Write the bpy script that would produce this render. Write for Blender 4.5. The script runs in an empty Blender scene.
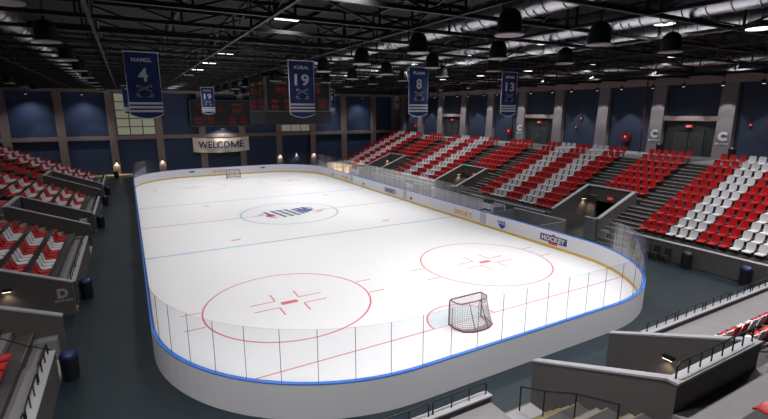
import bpy, math, random
from mathutils import Vector, Matrix
random.seed(7)
SC = bpy.context.scene
COL = SC.collection
PI = math.pi
def lin(r, g, b):
    f = lambda c: (c/255/12.92) if c/255 <= .04045 else ((c/255+.055)/1.055)**2.4
    return (f(r), f(g), f(b), 1)

# ------------------------------------------------------------------ materials
MATS = {}
def mat(name, col, rough=.6, metal=0., emit=0., ecol=None, noise=0., nscale=4., spec=.5, bump=0.):
    m = bpy.data.materials.new(name); m.use_nodes = True
    nt = m.node_tree; b = nt.nodes['Principled BSDF']
    b.inputs['Base Color'].default_value = col
    b.inputs['Roughness'].default_value = rough
    b.inputs['Metallic'].default_value = metal
    b.inputs['Specular IOR Level'].default_value = spec
    if emit:
        b.inputs['Emission Color'].default_value = ecol or col
        b.inputs['Emission Strength'].default_value = emit
    if noise or bump:
        tc = nt.nodes.new('ShaderNodeTexCoord'); n = nt.nodes.new('ShaderNodeTexNoise')
        n.inputs['Scale'].default_value = nscale; n.inputs['Detail'].default_value = 5
        nt.links.new(tc.outputs['Object'], n.inputs['Vector'])
        if noise:
            r = nt.nodes.new('ShaderNodeMapRange')
            r.inputs['To Min'].default_value = 1-noise; r.inputs['To Max'].default_value = 1+noise
            nt.links.new(n.outputs['Fac'], r.inputs['Value'])
            mx = nt.nodes.new('ShaderNodeVectorMath'); mx.operation = 'SCALE'
            mx.inputs[0].default_value = col[:3]
            nt.links.new(r.outputs['Result'], mx.inputs['Scale'])
            nt.links.new(mx.outputs['Vector'], b.inputs['Base Color'])
        if bump:
            bp = nt.nodes.new('ShaderNodeBump'); bp.inputs['Strength'].default_value = bump
            nt.links.new(n.outputs['Fac'], bp.inputs['Height']); nt.links.new(bp.outputs['Normal'], b.inputs['Normal'])
    MATS[name] = m
    return m
def glass_mat(name, tint, haze=.0, ior=1.22):
    m = bpy.data.materials.new(name); m.use_nodes = True
    nt = m.node_tree; nt.nodes.clear()
    o = nt.nodes.new('ShaderNodeOutputMaterial'); mx = nt.nodes.new('ShaderNodeMixShader')
    fr = nt.nodes.new('ShaderNodeFresnel'); fr.inputs['IOR'].default_value = ior
    t = nt.nodes.new('ShaderNodeBsdfTransparent'); t.inputs['Color'].default_value = tint
    g = nt.nodes.new('ShaderNodeBsdfGlossy'); g.inputs['Roughness'].default_value = .08
    ml = nt.nodes.new('ShaderNodeMath'); ml.operation = 'MULTIPLY'; ml.inputs[1].default_value = .45; nt.links.new(fr.outputs[0], ml.inputs[0]); nt.links.new(ml.outputs[0], mx.inputs[0]); nt.links.new(t.outputs[0], mx.inputs[1]); nt.links.new(g.outputs[0], mx.inputs[2])
    last = mx
    if haze:
        d = nt.nodes.new('ShaderNodeBsdfDiffuse'); d.inputs['Color'].default_value = (.55, .57, .62, 1)
        m2 = nt.nodes.new('ShaderNodeMixShader'); m2.inputs[0].default_value = haze
        nt.links.new(mx.outputs[0], m2.inputs[1]); nt.links.new(d.outputs[0], m2.inputs[2]); last = m2
    nt.links.new(last.outputs[0], o.inputs[0])
    MATS[name] = m
    return m
def floor_mat():
    m = mat('rubber_floor', lin(25, 39, 47), .42)
    nt = m.node_tree; b = nt.nodes['Principled BSDF']
    tc = nt.nodes.new('ShaderNodeTexCoord'); br = nt.nodes.new('ShaderNodeTexBrick')
    br.inputs['Scale'].default_value = 1.; br.inputs['Brick Width'].default_value = 1.; br.inputs['Row Height'].default_value = 1.
    br.offset = 0; br.inputs['Mortar Size'].default_value = .018
    br.inputs['Color1'].default_value = lin(27, 41, 50); br.inputs['Color2'].default_value = lin(23, 37, 45); br.inputs['Mortar'].default_value = lin(18, 28, 34)
    n = nt.nodes.new('ShaderNodeTexNoise'); n.inputs['Scale'].default_value = .5; n.inputs['Detail'].default_value = 6
    r = nt.nodes.new('ShaderNodeMapRange'); r.inputs['To Min'].default_value = .3; r.inputs['To Max'].default_value = .55
    nt.links.new(tc.outputs['Object'], br.inputs['Vector']); nt.links.new(tc.outputs['Object'], n.inputs['Vector'])
    nt.links.new(n.outputs['Fac'], r.inputs['Value']); nt.links.new(r.outputs['Result'], b.inputs['Roughness'])
    nt.links.new(br.outputs['Color'], b.inputs['Base Color'])
    return m
M_floor = floor_mat()
M_ice = mat('ice', lin(240, 240, 244), .38, noise=.012, nscale=.6, spec=.35)
M_icered = mat('ice_red', lin(216, 112, 122), .4)
M_iceblue = mat('ice_blue', lin(158, 196, 222), .4)
M_icecrease = mat('ice_crease', lin(222, 229, 236), .4)
M_logoblue = mat('logo_blue', lin(40, 74, 140), .4)
M_logodark = mat('logo_dark', lin(50, 58, 80), .4)
M_logored = mat('logo_red', lin(205, 40, 60), .4)
M_board = mat('board_white', lin(222, 222, 228), .35, noise=.02, nscale=.8)
M_cap = mat('cap_blue', lin(70, 128, 224), .4)
M_kick = mat('kick_yellow', lin(210, 172, 76), .4)
M_glass = glass_mat('rink_glass', (.9, .905, .92, 1), .008)
M_seam = mat('glass_seam', lin(70, 70, 75), .4)
M_conc = mat('concrete_dark', lin(82, 77, 78), .8, noise=.12, nscale=3, bump=.08)
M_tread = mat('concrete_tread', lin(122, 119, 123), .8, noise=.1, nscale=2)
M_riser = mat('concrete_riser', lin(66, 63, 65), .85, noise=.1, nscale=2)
M_cop = mat('coping', lin(156, 155, 161), .6, noise=.05)
M_nosing = mat('nosing_yellow', lin(122, 112, 72), .6)
M_nosingw = mat('nosing_white', lin(216, 214, 210), .6)
M_red = mat('seat_red', lin(172, 10, 20), .4)
M_white = mat('seat_white', lin(206, 205, 210), .38)
M_bracket = mat('seat_bracket', lin(60, 58, 60), .5, metal=.6)
M_black = mat('black_metal', lin(26, 26, 29), .45, metal=.3)
M_hood = mat('lamp_hood', lin(13, 13, 15), .6)
M_steel = mat('truss_steel', lin(16, 16, 18), .6)
M_deck = mat('roof_deck', lin(34, 33, 36), .9, noise=.1, nscale=.4)
M_duct = mat('duct_metal', lin(196, 196, 202), .33, metal=1.)
M_ductrib = mat('duct_rib', lin(56, 56, 60), .4, metal=1.)
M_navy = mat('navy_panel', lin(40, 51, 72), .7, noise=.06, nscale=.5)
M_navyfar_lit = mat('navy_far_lit', lin(52, 69, 100), .7, noise=.06, nscale=.5)  # navy panel copy lightened, painting in wash light the far wall lacks
M_colgrey = mat('grey_column', lin(122, 116, 118), .75, noise=.05, nscale=1)
M_col = mat('taupe_column', lin(146, 128, 122), .75, noise=.05, nscale=1)
M_banner = mat('banner_blue', lin(18, 45, 104), .75)
M_bwhite = mat('banner_white', lin(208, 208, 214), .75)
M_bgrey = mat('banner_emblem', lin(132, 122, 138), .75)
M_cloth = mat('banner_cream', lin(236, 224, 204), .8)
M_text = mat('text_navy', lin(30, 56, 120), .7)
M_sign = mat('sign_white', lin(214, 214, 218), .6)
M_signdim = mat('sign_grey', lin(150, 146, 146), .7)
M_signgrey = mat('sign_dim', lin(158, 153, 154), .7)
M_navysign = mat('sign_navy', lin(28, 48, 92), .5)
M_orange = mat('sign_orange', lin(226, 160, 90), .5)
M_bluesign = mat('sign_blue', lin(60, 78, 170), .5)
M_gate = mat('gate_grey', lin(184, 184, 190), .45)
M_score = mat('score_black', lin(22, 22, 25), .5)
M_scoreg = mat('score_shell', lin(30, 30, 33), .5)
M_frame = mat('score_frame', lin(120, 120, 126), .4, metal=.5)
M_ledr = mat('led_red', lin(60, 6, 6), .5, emit=.07, ecol=lin(230, 40, 30))
M_ledy = mat('led_yellow', lin(60, 50, 20), .5, emit=.05, ecol=lin(230, 190, 90))
M_ledg = mat('led_green', lin(20, 40, 30), .5, emit=.02, ecol=lin(120, 200, 150))
M_lamp = mat('lamp_lens', lin(255, 255, 255), .4, emit=1.6, ecol=(1, .98, .95, 1))
M_lampw = mat('lamp_warm', lin(255, 240, 220), .4, emit=4., ecol=(1, .85, .62, 1))
M_rim = mat('lamp_rim', lin(200, 200, 204), .35, metal=.7)
M_netframe = mat('goal_frame', lin(120, 52, 60), .4)
M_netting = mat('goal_netting', lin(176, 172, 178), .8)
M_bin = mat('bin_black', lin(24, 24, 28), .4)
M_binlid = mat('bin_lid', lin(28, 36, 84), .35)
M_exit = mat('exit_red', lin(170, 20, 24), .5, emit=.35, ecol=lin(255, 50, 40))
M_hose = mat('hose_red', lin(136, 14, 22), .45)
M_maroon = mat('pipe_maroon', lin(84, 14, 22), .5)
M_door = mat('door_grey', lin(54, 56, 57), .6)
M_doordark = mat('door_dark', lin(34, 36, 40), .6)
M_pane = mat('window_pane', lin(214, 216, 190), .35, emit=.10, ecol=lin(226, 228, 196))
M_mullion = mat('window_mullion', lin(96, 88, 82), .6)
M_cream = mat('booth_cream', lin(240, 222, 194), .6)
M_tan = mat('sill_tan', lin(176, 158, 126), .7)
M_bench = mat('bench_white', lin(206, 206, 210), .5)
M_boxgrey = mat('bench_wall', lin(116, 116, 122), .6, noise=.05)

# ------------------------------------------------------------------ mesh builder
class MB:
    def __init__(s): s.v = []; s.f = []; s.m = []
    def face(s, pts, mi=0):
        b = len(s.v); s.v += [tuple(p) for p in pts]; s.f.append(tuple(range(b, b+len(pts)))); s.m.append(mi)
    def box(s, x0, x1, y0, y1, z0, z1, mi=0):
        x0, x1 = min(x0, x1), max(x0, x1); y0, y1 = min(y0, y1), max(y0, y1)
        b = len(s.v)
        s.v += [(x0,y0,z0),(x1,y0,z0),(x1,y1,z0),(x0,y1,z0),(x0,y0,z1),(x1,y0,z1),(x1,y1,z1),(x0,y1,z1)]
        for q in ((0,3,2,1),(4,5,6,7),(0,1,5,4),(1,2,6,5),(2,3,7,6),(3,0,4,7)):
            s.f.append(tuple(b+i for i in q)); s.m.append(mi)
        return s
    def hexa(s, P, mi=0):
        b = len(s.v); s.v += [tuple(p) for p in P]
        for q in ((0,3,2,1),(4,5,6,7),(0,1,5,4),(1,2,6,5),(2,3,7,6),(3,0,4,7)):
            s.f.append(tuple(b+i for i in q)); s.m.append(mi)
        return s
    def bar(s, a, c, w, h, mi=0):
        a = Vector(a); c = Vector(c); d = (c-a).normalized()
        up = Vector((0,0,1)) if abs(d.z) < .95 else Vector((0,1,0))
        x = d.cross(up).normalized()*w/2; y = x.cross(d).normalized()*h/2
        return s.hexa([a-x-y, a+x-y, a+x+y, a-x+y, c-x-y, c+x-y, c+x+y, c-x+y], mi)
    def tube(s, pts, r, n=8, mi=0, cap=True):
        pts = [Vector(p) for p in pts]; rs = r if isinstance(r, (list, tuple)) else [r]*len(pts)
        b = len(s.v); N = len(pts); ref = None
        for i, p in enumerate(pts):
            d = (pts[min(i+1, N-1)]-pts[max(i-1, 0)]).normalized()
            if ref is None:
                up = Vector((0,0,1)) if abs(d.z) < .9 else Vector((1,0,0))
                ref = d.cross(up).normalized()
            ref = (ref-d*ref.dot(d)).normalized(); y = d.cross(ref)
            for k in range(n):
                t = 2*PI*k/n; s.v.append(tuple(p+(ref*math.cos(t)+y*math.sin(t))*rs[i]))
        for i in range(N-1):
            for k in range(n):
                k2 = (k+1) % n
                s.f.append((b+i*n+k, b+i*n+k2, b+(i+1)*n+k2, b+(i+1)*n+k)); s.m.append(mi)
        if cap:
            s.f.append(tuple(b+k for k in range(n-1, -1, -1))); s.m.append(mi)
            s.f.append(tuple(b+(N-1)*n+k for k in range(n))); s.m.append(mi)
        return s
    def lathe(s, prof, c=(0,0,0), n=20, mi=0):
        b = len(s.v); cx, cy, cz = c
        for r, z in prof:
            for k in range(n):
                t = 2*PI*k/n; s.v.append((cx+r*math.cos(t), cy+r*math.sin(t), cz+z))
        for i in range(len(prof)-1):
            for k in range(n):
                k2 = (k+1) % n
                s.f.append((b+i*n+k, b+i*n+k2, b+(i+1)*n+k2, b+(i+1)*n+k)); s.m.append(mi)
        s.f.append(tuple(b+k for k in range(n-1, -1, -1))); s.m.append(mi)
        s.f.append(tuple(b+(len(prof)-1)*n+k for k in range(n))); s.m.append(mi)
        return s
    def add(s, me_v, me_f, M, mi=0):
        b = len(s.v); s.v += [tuple(M @ Vector(p)) for p in me_v]
        for q in me_f: s.f.append(tuple(b+i for i in q)); s.m.append(mi)
        return s
    def mesh(s, name, mats):
        me = bpy.data.meshes.new(name); me.from_pydata(s.v, [], s.f)
        for m in (mats if isinstance(mats, (list, tuple)) else [mats]): me.materials.append(m)
        me.polygons.foreach_set('material_index', s.m); me.update()
        return me
    def build(s, name, mats, parent=None, smooth=False):
        me = s.mesh(name, mats)
        if smooth:
            me.polygons.foreach_set('use_smooth', [True]*len(me.polygons))
            me.set_sharp_from_angle(angle=math.radians(40))
        o = bpy.data.objects.new(name, me); COL.objects.link(o)
        if parent: o.parent = parent
        return o
def tag(o, label=None, cat=None, group=None, kind=None):
    if label: o['label'] = label
    if cat: o['category'] = cat
    if group: o['group'] = group
    if kind: o['kind'] = kind
    return o
def thing(name, label, cat, loc=(0,0,0), rz=0, group=None):
    o = bpy.data.objects.new(name, None); o.empty_display_size = .2; COL.objects.link(o)
    o.location = loc; o.rotation_euler = (0,0,rz)
    return tag(o, label, cat, group)
def struct(name, mb, m, parent=None):
    o = mb.build(name, m, parent)
    if not parent: o['kind'] = 'structure'
    return o
def copy_tree(o):
    c = o.copy(); COL.objects.link(c)
    for ch in list(o.children):
        k = ch.copy(); COL.objects.link(k); k.parent = c
        for g in list(ch.children):
            q = g.copy(); COL.objects.link(q); q.parent = k
    return c
ORD = ['zeroth','first','second','third','fourth','fifth','sixth','seventh','eighth','ninth','tenth','eleventh','twelfth','thirteenth','fourteenth','fifteenth','sixteenth','seventeenth','eighteenth','nineteenth','twentieth','twenty-first','twenty-second','twenty-third','twenty-fourth']
_TXT = {}
def text_geo(body, bold=.02, extr=.01, shear=0., sx=1.):
    """verts/faces of a line of lettering, height 1, centred; lies in XZ facing -Y"""
    key = (body, bold, extr, shear, sx)
    if key in _TXT: return _TXT[key]
    cu = bpy.data.curves.new('lettering', 'FONT'); cu.body = body; cu.size = 1; cu.extrude = extr; cu.offset = bold; cu.shear = shear
    cu.space_character = 1.1; cu.align_x = 'CENTER'; cu.align_y = 'CENTER'; cu.resolution_u = 3
    o = bpy.data.objects.new('lettering', cu); COL.objects.link(o)
    bpy.context.view_layer.update()
    me = bpy.data.meshes.new_from_object(o.evaluated_get(bpy.context.evaluated_depsgraph_get()))
    xs = [v.co.x for v in me.vertices]; ys = [v.co.y for v in me.vertices]
    cx, cy = (min(xs)+max(xs))/2, (min(ys)+max(ys))/2; w, h = max(xs)-min(xs), max(ys)-min(ys)
    V = [((v.co.x-cx)/w, -v.co.z, (v.co.y-cy)/h) for v in me.vertices]
    F = [tuple(p.vertices) for p in me.polygons]
    bpy.data.objects.remove(o); bpy.data.curves.remove(cu); bpy.data.meshes.remove(me)
    _TXT[key] = (V, F); return V, F
def put_text(mb, body, cx, y, cz, w, h, mi=0, bold=.02, face=None, shear=0.):
    """lettering w wide, h high, centre (cx,y,cz); face = matrix for other directions"""
    V, F = text_geo(body, bold, .012, shear)
    M = (face or Matrix()) @ Matrix.Translation((cx, y, cz)) @ Matrix.Diagonal((w, 1, h, 1))
    mb.add(V, F, M, mi)

# ------------------------------------------------------------------ camera
CAM = Vector((-12.70, -41.066, 9.471)); YAW = .5089; PIT = -.2139; FPX = 454.13
cd = bpy.data.cameras.new('camera'); cam = bpy.data.objects.new('camera', cd); COL.objects.link(cam)
cam.location = CAM; cam.rotation_euler = (PI/2+PIT, 0, -YAW)
cd.sensor_width = 36; cd.lens = FPX*36/768; cd.clip_end = 300; cd.clip_start = .05
SC.camera = cam
_F = Vector((math.sin(YAW)*math.cos(PIT), math.cos(YAW)*math.cos(PIT), math.sin(PIT)))
_R = Vector((math.cos(YAW), -math.sin(YAW), 0)); _U = _R.cross(_F)
def seen_depth(p):
    d = Vector(p)-CAM; k = d.dot(_F)
    if k < .5: return None
    u = 384+FPX*d.dot(_R)/k; v = 209.5-FPX*d.dot(_U)/k
    return k if -14 < u < 782 and -20 < v < 440 else None

# ------------------------------------------------------------------ room shell
XL, XR, YN, YF = -33., 34., -54., 36.5
ZT, ZD = 12.15, 14.7
struct('floor', MB().box(XL-.3, XR+.3, YN-.3, YF+.3, -.3, 0), M_floor)
struct('ceiling', MB().box(XL-.3, XR+.3, YN-.3, YF+.3, ZD, ZD+.3), M_deck)
struct('wall_left', MB().box(XL-.3, XL, YN, YF, 0, ZD), M_navy)
struct('wall_near', MB().box(XL, XR, YN-.3, YN, 0, ZD), M_navy)
wr = struct('wall_right', MB().box(XR, XR+.3, YN, YF, 0, ZD), M_navy)
wf = struct('wall_far', MB().box(XL, XR, YF, YF+.3, 0, ZD), M_navyfar_lit)
COLY = [4.2+6.07*k for k in range(-9, 6)]
for y in COLY:
    if y < 35: struct('trim_column', MB().hexa([(XR-.75,y-.72,0),(XR,y-.72,0),(XR,y+.72,0),(XR-.75,y+.72,0),(XR-.42,y-.62,ZT),(XR,y-.62,ZT),(XR,y+.62,ZT),(XR-.42,y+.62,ZT)]), M_colgrey, wr)
struct('trim_beam', MB().box(XR-.5, XR, YN, YF, ZT-.25, ZT+.45), M_col, wr)
COLX = [-26.75+6.1*k for k in range(-1, 10)]
for x in COLX:
    struct('trim_column', MB().box(x-.48, x+.48, YF-.42, YF, 0, ZT), M_col, wf)
struct('trim_column', MB().box(XR-1.9, XR, YF-.45, YF, 0, ZT), M_col, wf)
struct('trim_beam', MB().box(XL, XR, YF-.5, YF, ZT-.1, ZT+.5), M_col, wf)
struct('trim_beam', MB().box(XL, XR, YF-.36, YF, 5.35, 5.9), M_col, wf)
struct('trim_beam', MB().box(XL, -12.6, YF-1.9, YF, 0, .32), M_tan, wf)
# frosted windows high on the far wall, panes in a grid
for n, (a, b) in enumerate(((-14.45+.5, -8.45-.5), (9.85+.5, 15.95-.5))):
    w = struct('window_%d' % (n+1), MB().box(a-.12, b+.12, YF-.2, YF-.02, 5.9, ZT-.1), M_mullion)
    for i in range(3):
        for j in range(5):
            dx = (b-a)/3; dz = (ZT-.2-6.0)/5
            MB().box(a+i*dx+.07, a+(i+1)*dx-.07, YF-.25, YF-.19, 6.0+j*dz+.07, 6.0+(j+1)*dz-.07).build('pane', M_pane, w)

# ------------------------------------------------------------------ rink
HW, HL, RC = 12.56, 29.8, 7.5
def rink_path(off=0., step=.4):
    w, l, r = HW+off, HL+off, RC+off
    P = []
    def line(a, b):
        n = max(1, int(round((Vector(b)-Vector(a)).length/step)))
        for i in range(n): P.append(tuple(Vector(a).lerp(Vector(b), i/n)))
    def arc(cx, cy, t0):
        n = 24
        for i in range(n): t = t0+PI/2*i/n; P.append((cx+r*math.cos(t), cy+r*math.sin(t)))
    a, b = w-r, l-r
    line((w,-b),(w,b)); arc(a,b,0); line((a,l),(-a,l)); arc(-a,b,PI/2); line((-w,b),(-w,-b)); arc(-a,-b,PI); line((-a,-l),(a,-l)); arc(a,-b,1.5*PI)
    return P
def ring(mb, o0, o1, z0, z1, mi=0):
    A, B = rink_path(o0), rink_path(o1); 
    n = min(len(A), len(B))
    A = resample(A, 260); B = resample(B, 260); n = 260
    b = len(mb.v)
    for p in A: mb.v.append((p[0], p[1], z0))
    for p in B: mb.v.append((p[0], p[1], z0))
    for p in B: mb.v.append((p[0], p[1], z1))
    for p in A: mb.v.append((p[0], p[1], z1))
    for i in range(n):
        j = (i+1) % n
        for q in range(4):
            q2 = (q+1) % 4
            mb.f.append((b+q*n+i, b+q*n+j, b+q2*n+j, b+q2*n+i)); mb.m.append(mi)
    return mb
def resample(P, n):
    """same parametrisation for every offset: straight sides and corners keep their share"""
    L = [0]
    for i in range(len(P)): L.append(L[-1]+(Vector(P[(i+1) % len(P)])-Vector(P[i])).length)
    out = []; k = 0
    for i in range(n):
        s = L[-1]*i/n
        while L[k+1] < s: k += 1
        t = (s-L[k])/(L[k+1]-L[k]); a = Vector(P[k]); b = Vector(P[(k+1) % len(P)])
        out.append(tuple(a.lerp(b, t)))
    return out
# the ice with its painted markings (one surface)
ice = MB()
P = [(p[0], p[1]) for p in resample(rink_path(.02), 240)]
ice.face([(x, y, .03) for x, y in P], 0)
Z1 = .034
def strip(pts, w, mi, z=Z1, closed=False):
    n = len(pts); prev = None; rng = range(n+1) if closed else range(n); S = []
    for i in rng:
        a = Vector(pts[(i-1) % n] if closed or i > 0 else pts[0]); c = Vector(pts[(i+1) % n] if closed or i < n-1 else pts[-1]); p = Vector(pts[i % n])
        d = (c-a).normalized(); nn = Vector((-d.y, d.x))*w/2
        S.append((p+nn, p-nn))
    for (a, b), (c, d) in zip(S, S[1:]): ice.face([(b.x,b.y,z),(d.x,d.y,z),(c.x,c.y,z),(a.x,a.y,z)], mi)
def circle(cx, cy, r, w, mi, z=Z1): strip([(cx+r*math.cos(2*PI*k/72), cy+r*math.sin(2*PI*k/72)) for k in range(72)], w, mi, z, True)
def disc(cx, cy, r, mi, z=Z1): ice.face([(cx+r*math.cos(2*PI*k/24), cy+r*math.sin(2*PI*k/24), z) for k in range(24)], mi)
def rw(y):
    e = abs(y)-(HL-RC)
    return HW if e <= 0 else HW-RC+math.sqrt(RC*RC-e*e)
for y, w, mi in ((0, .13, 1), (8.88, .2, 2), (-8.88, .2, 2), (25.98, .065, 1), (-25.98, .065, 1)):
    strip([(-rw(y)+.02, y), (rw(y)-.02, y)], w, mi)
circle(0, 0, 4.5, .16, 2, Z1+.002)
for sx in (-1, 1):
    for sy in (-1, 1):
        cx, cy = 6.43*sx, 20.03*sy
        circle(cx, cy, 4.1, .085 if sy < 0 else .045, 1)
        ice.box(cx-.42, cx+.42, cy-.17, cy+.17, Z1-.002, Z1+.001, 1)
        for a in (-1, 1):
            for b in (-1, 1):
                strip([(cx+a*.62, cy+b*.42), (cx+a*1.85, cy+b*.42)], .075, 1)
                strip([(cx+a*.62, cy+b*.42), (cx+a*.62, cy+b*1.35)], .075, 1, Z1+.0015)
                strip([(cx+a*4.1, cy+b*.85), (cx+a*5.0, cy+b*.85)], .075, 1, Z1+.001)
        ice.box(cx-.34, cx+.34, 7.1*sy-.1, 7.1*sy+.1, Z1-.002, Z1+.001, 1)
for sy in (-1, 1):
    g = 25.98*sy
    cr = [(1.75*math.cos(PI*k/24), g-sy*1.75*math.sin(PI*k/24)) for k in range(25)]
    ice.face([(x, y, Z1+.001) for x, y in (cr if sy < 0 else cr[::-1])], 3)
    strip(cr, .08, 1, Z1+.003)
# centre emblem: slanted blue lettering strokes with a red disc
for x, y0, y1, w, mi in ((-1.9,-.2,.9,.32,4),(-1.15,-1.0,1.0,.3,4),(-.45,-1.0,1.1,.26,5),(.25,-.9,1.1,.28,4),(.95,-.6,1.0,.3,4),(1.45,-.4,1.1,.42,4),(2.05,-.1,1.2,.45,4)):
    strip([(x-.3*y0, y0*1.5), (x-.3*y1, y1*1.5)], w, mi, Z1+.004)
strip([(-.45,-.95),(.95,-.85)], .12, 5, Z1+.006); strip([(.9,.55),(2.5,.6)], .42, 4, Z1+.006); strip([(1.1,.05),(2.2,-.05)], .3, 4, Z1+.005)
strip([(1.6,1.5),(2.7,1.4)], .18, 4, Z1+.006); strip([(2.5,-.6),(3.3,-.3)], .14, 5, Z1+.005); strip([(2.0,-.95),(3.0,-.75)], .12, 5, Z1+.005)
strip([(-2.9,.35),(-2.45,.4)], .22, 5, Z1+.006); strip([(-2.2,-1.3),(-1.5,-1.3)], .16, 5, Z1+.006); strip([(-1.2,1.35),(.2,1.3)], .14, 4, Z1+.006)
disc(-2.0, -.5, .42, 6, Z1+.007)
o = ice.build('ice_sheet', [M_ice, M_icered, M_iceblue, M_icecrease, M_logoblue, M_logodark, M_logored]); tag(o, kind='structure')

rb = thing('rink_boards', 'white oval hockey rink boards with blue cap rail and clear glass panes', 'rink boards')
HB = 1.22
ring(MB(), 0, .12, 0, HB).build('dasher_wall', M_board, rb)
tag(ring(MB(), -.005, .125, HB, HB+.045).build('cap_rail', M_cap, rb), 'blue cap rail')
tag(ring(MB(), -.02, 0, .03, .205).build('kick_plate', M_kick, rb), 'yellow kick plate')
# glass: one pane every ~1.55 m; the long sides in front of the benches stay lower
GP = resample(rink_path(.06), 400)
acc = [0]
for i in range(400): acc.append(acc[-1]+(Vector(GP[(i+1) % 400])-Vector(GP[i])).length)
NP = 136
def at_len(s):
    s = s % acc[-1]; k = min(399, int(s/acc[-1]*400))
    while k > 0 and acc[k] > s: k -= 1
    t = (s-acc[k])/(acc[k+1]-acc[k]); return Vector(GP[k]).lerp(Vector(GP[(k+1) % 400]), t)
far_glass = MB()
near_first = sorted(range(NP), key=lambda i: (Vector((*at_len((i+.5)*acc[-1]/NP), 2))-CAM).length)
for i in range(NP):
    L = acc[-1]/NP; s0, s1 = i*L+.006, (i+1)*L-.006
    mid = at_len((s0+s1)/2)
    zt = 3.05
    keep = i in near_first[:100]; m = MB() if keep else far_glass; n = 4
    pts = [at_len(s0+(s1-s0)*k/n) for k in range(n+1)]
    for a, b in zip(pts, pts[1:]):
        m.face([(a.x,a.y,HB+.045),(b.x,b.y,HB+.045),(b.x,b.y,zt),(a.x,a.y,zt)], 0)
    m.tube([(pts[0].x,pts[0].y,HB+.045),(pts[0].x,pts[0].y,zt)], .01, 5, 1)
    m.tube([(p.x,p.y,zt) for p in pts], .007, 4, 2)
    if keep: m.build('glass_pane', [M_glass, M_seam, M_glass], rb)
tag(far_glass.build('glass_panes', [M_glass, M_seam, M_glass], rb), kind='stuff')
# lettering and gates on the inner face of the right boards (they face -X)
FXm = Matrix.Translation((HW-.022, 0, 0)) @ Matrix.Rotation(-PI/2, 4, 'Z')    # local +x -> world -y
def on_board(body, y, z, w, h, m, bold=.02, name='lettering'):
    mb = MB(); put_text(mb, body, -y, 0, z, w, h, 0, bold, FXm); return mb.build(name, m, rb)
hb = MB(); hb.box(HW-.02, HW+.01, -21.25, -18.95, .42, .92); a = hb.build('advert_panel', M_navysign, rb); tag(a, 'navy panel reading HOCKEY')
mb = MB(); put_text(mb, 'HOCKEY', 20.1, 0, .67, 2.0, .36, 0, .04, FXm); mb.build('lettering', M_sign, a)
mb = MB(); mb.box(HW-.03, HW, -20.45, -19.75, .28, .42); mb.box(HW-.03, HW, -20.25, -20.0, .92, 1.03); mb.build('red_accent', M_logored, a)
on_board('SPORT', -10.2, .62, 2.5, .4, M_orange, .03)
on_board('SPORT', 15.2, .62, 2.2, .36, M_orange, .03)
for y, s in ((-15.05, 1.), (-1.6, .55), (9.5, .5), (19.4, .5)):
    mb = MB(); mb.hexa([(HW-.025,y+.28*s,.45),(HW,y+.28*s,.45),(HW,y-.28*s,.45),(HW-.025,y-.28*s,.45),(HW-.025,y+.4*s,.66),(HW,y+.4*s,.66),(HW,y-.4*s,.66),(HW-.025,y-.4*s,.66)])
    mb.hexa([(HW-.025,y+.08*s,.3),(HW,y+.08*s,.3),(HW,y-.08*s,.3),(HW-.025,y-.08*s,.3),(HW-.025,y+.28*s,.45),(HW,y+.28*s,.45),(HW,y-.28*s,.45),(HW-.025,y-.28*s,.45)])
    if s == 1: put_text(mb, 'NSL', -y, 0, .82, .95, .18, 0, .03, FXm)
    mb.build('shield_mark', M_bluesign, rb)
mb = MB(); y0, y1 = 1.6, 4.0
for q in ((y0,y1,.42,.48),(y0,y1,.84,.9),(y0,y0+.07,.42,.9),(y1-.07,y1,.42,.9)): mb.box(HW-.025, HW, *q)
put_text(mb, 'HOCKEY', -2.8, 0, .66, 1.9, .24, 0, .03, FXm); mb.build('advert_panel', M_navysign, rb)
for y in (-12.8, -.4, 13.0):
    g = MB().box(HW-.028, HW+.03, y-.36, y+.36, .26, HB-.02).build('gate', M_gate, rb); tag(g, 'grey gate leaf')
    MB().box(HW-.06, HW-.028, y-.3, y-.22, .72, .82).build('latch', M_frame, g)
for x in (-5.1, 5.2): 
    MB().box(x-.35, x+.35, HL-.02, HL+.01, .72, .92).build('shield_mark', M_bluesign, rb)
mb = MB(); put_text(mb, 'SPORT', -1.3, HL-.025, .68, 1.9, .42, 0, .03); mb.build('lettering', M_orange, rb)
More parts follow.
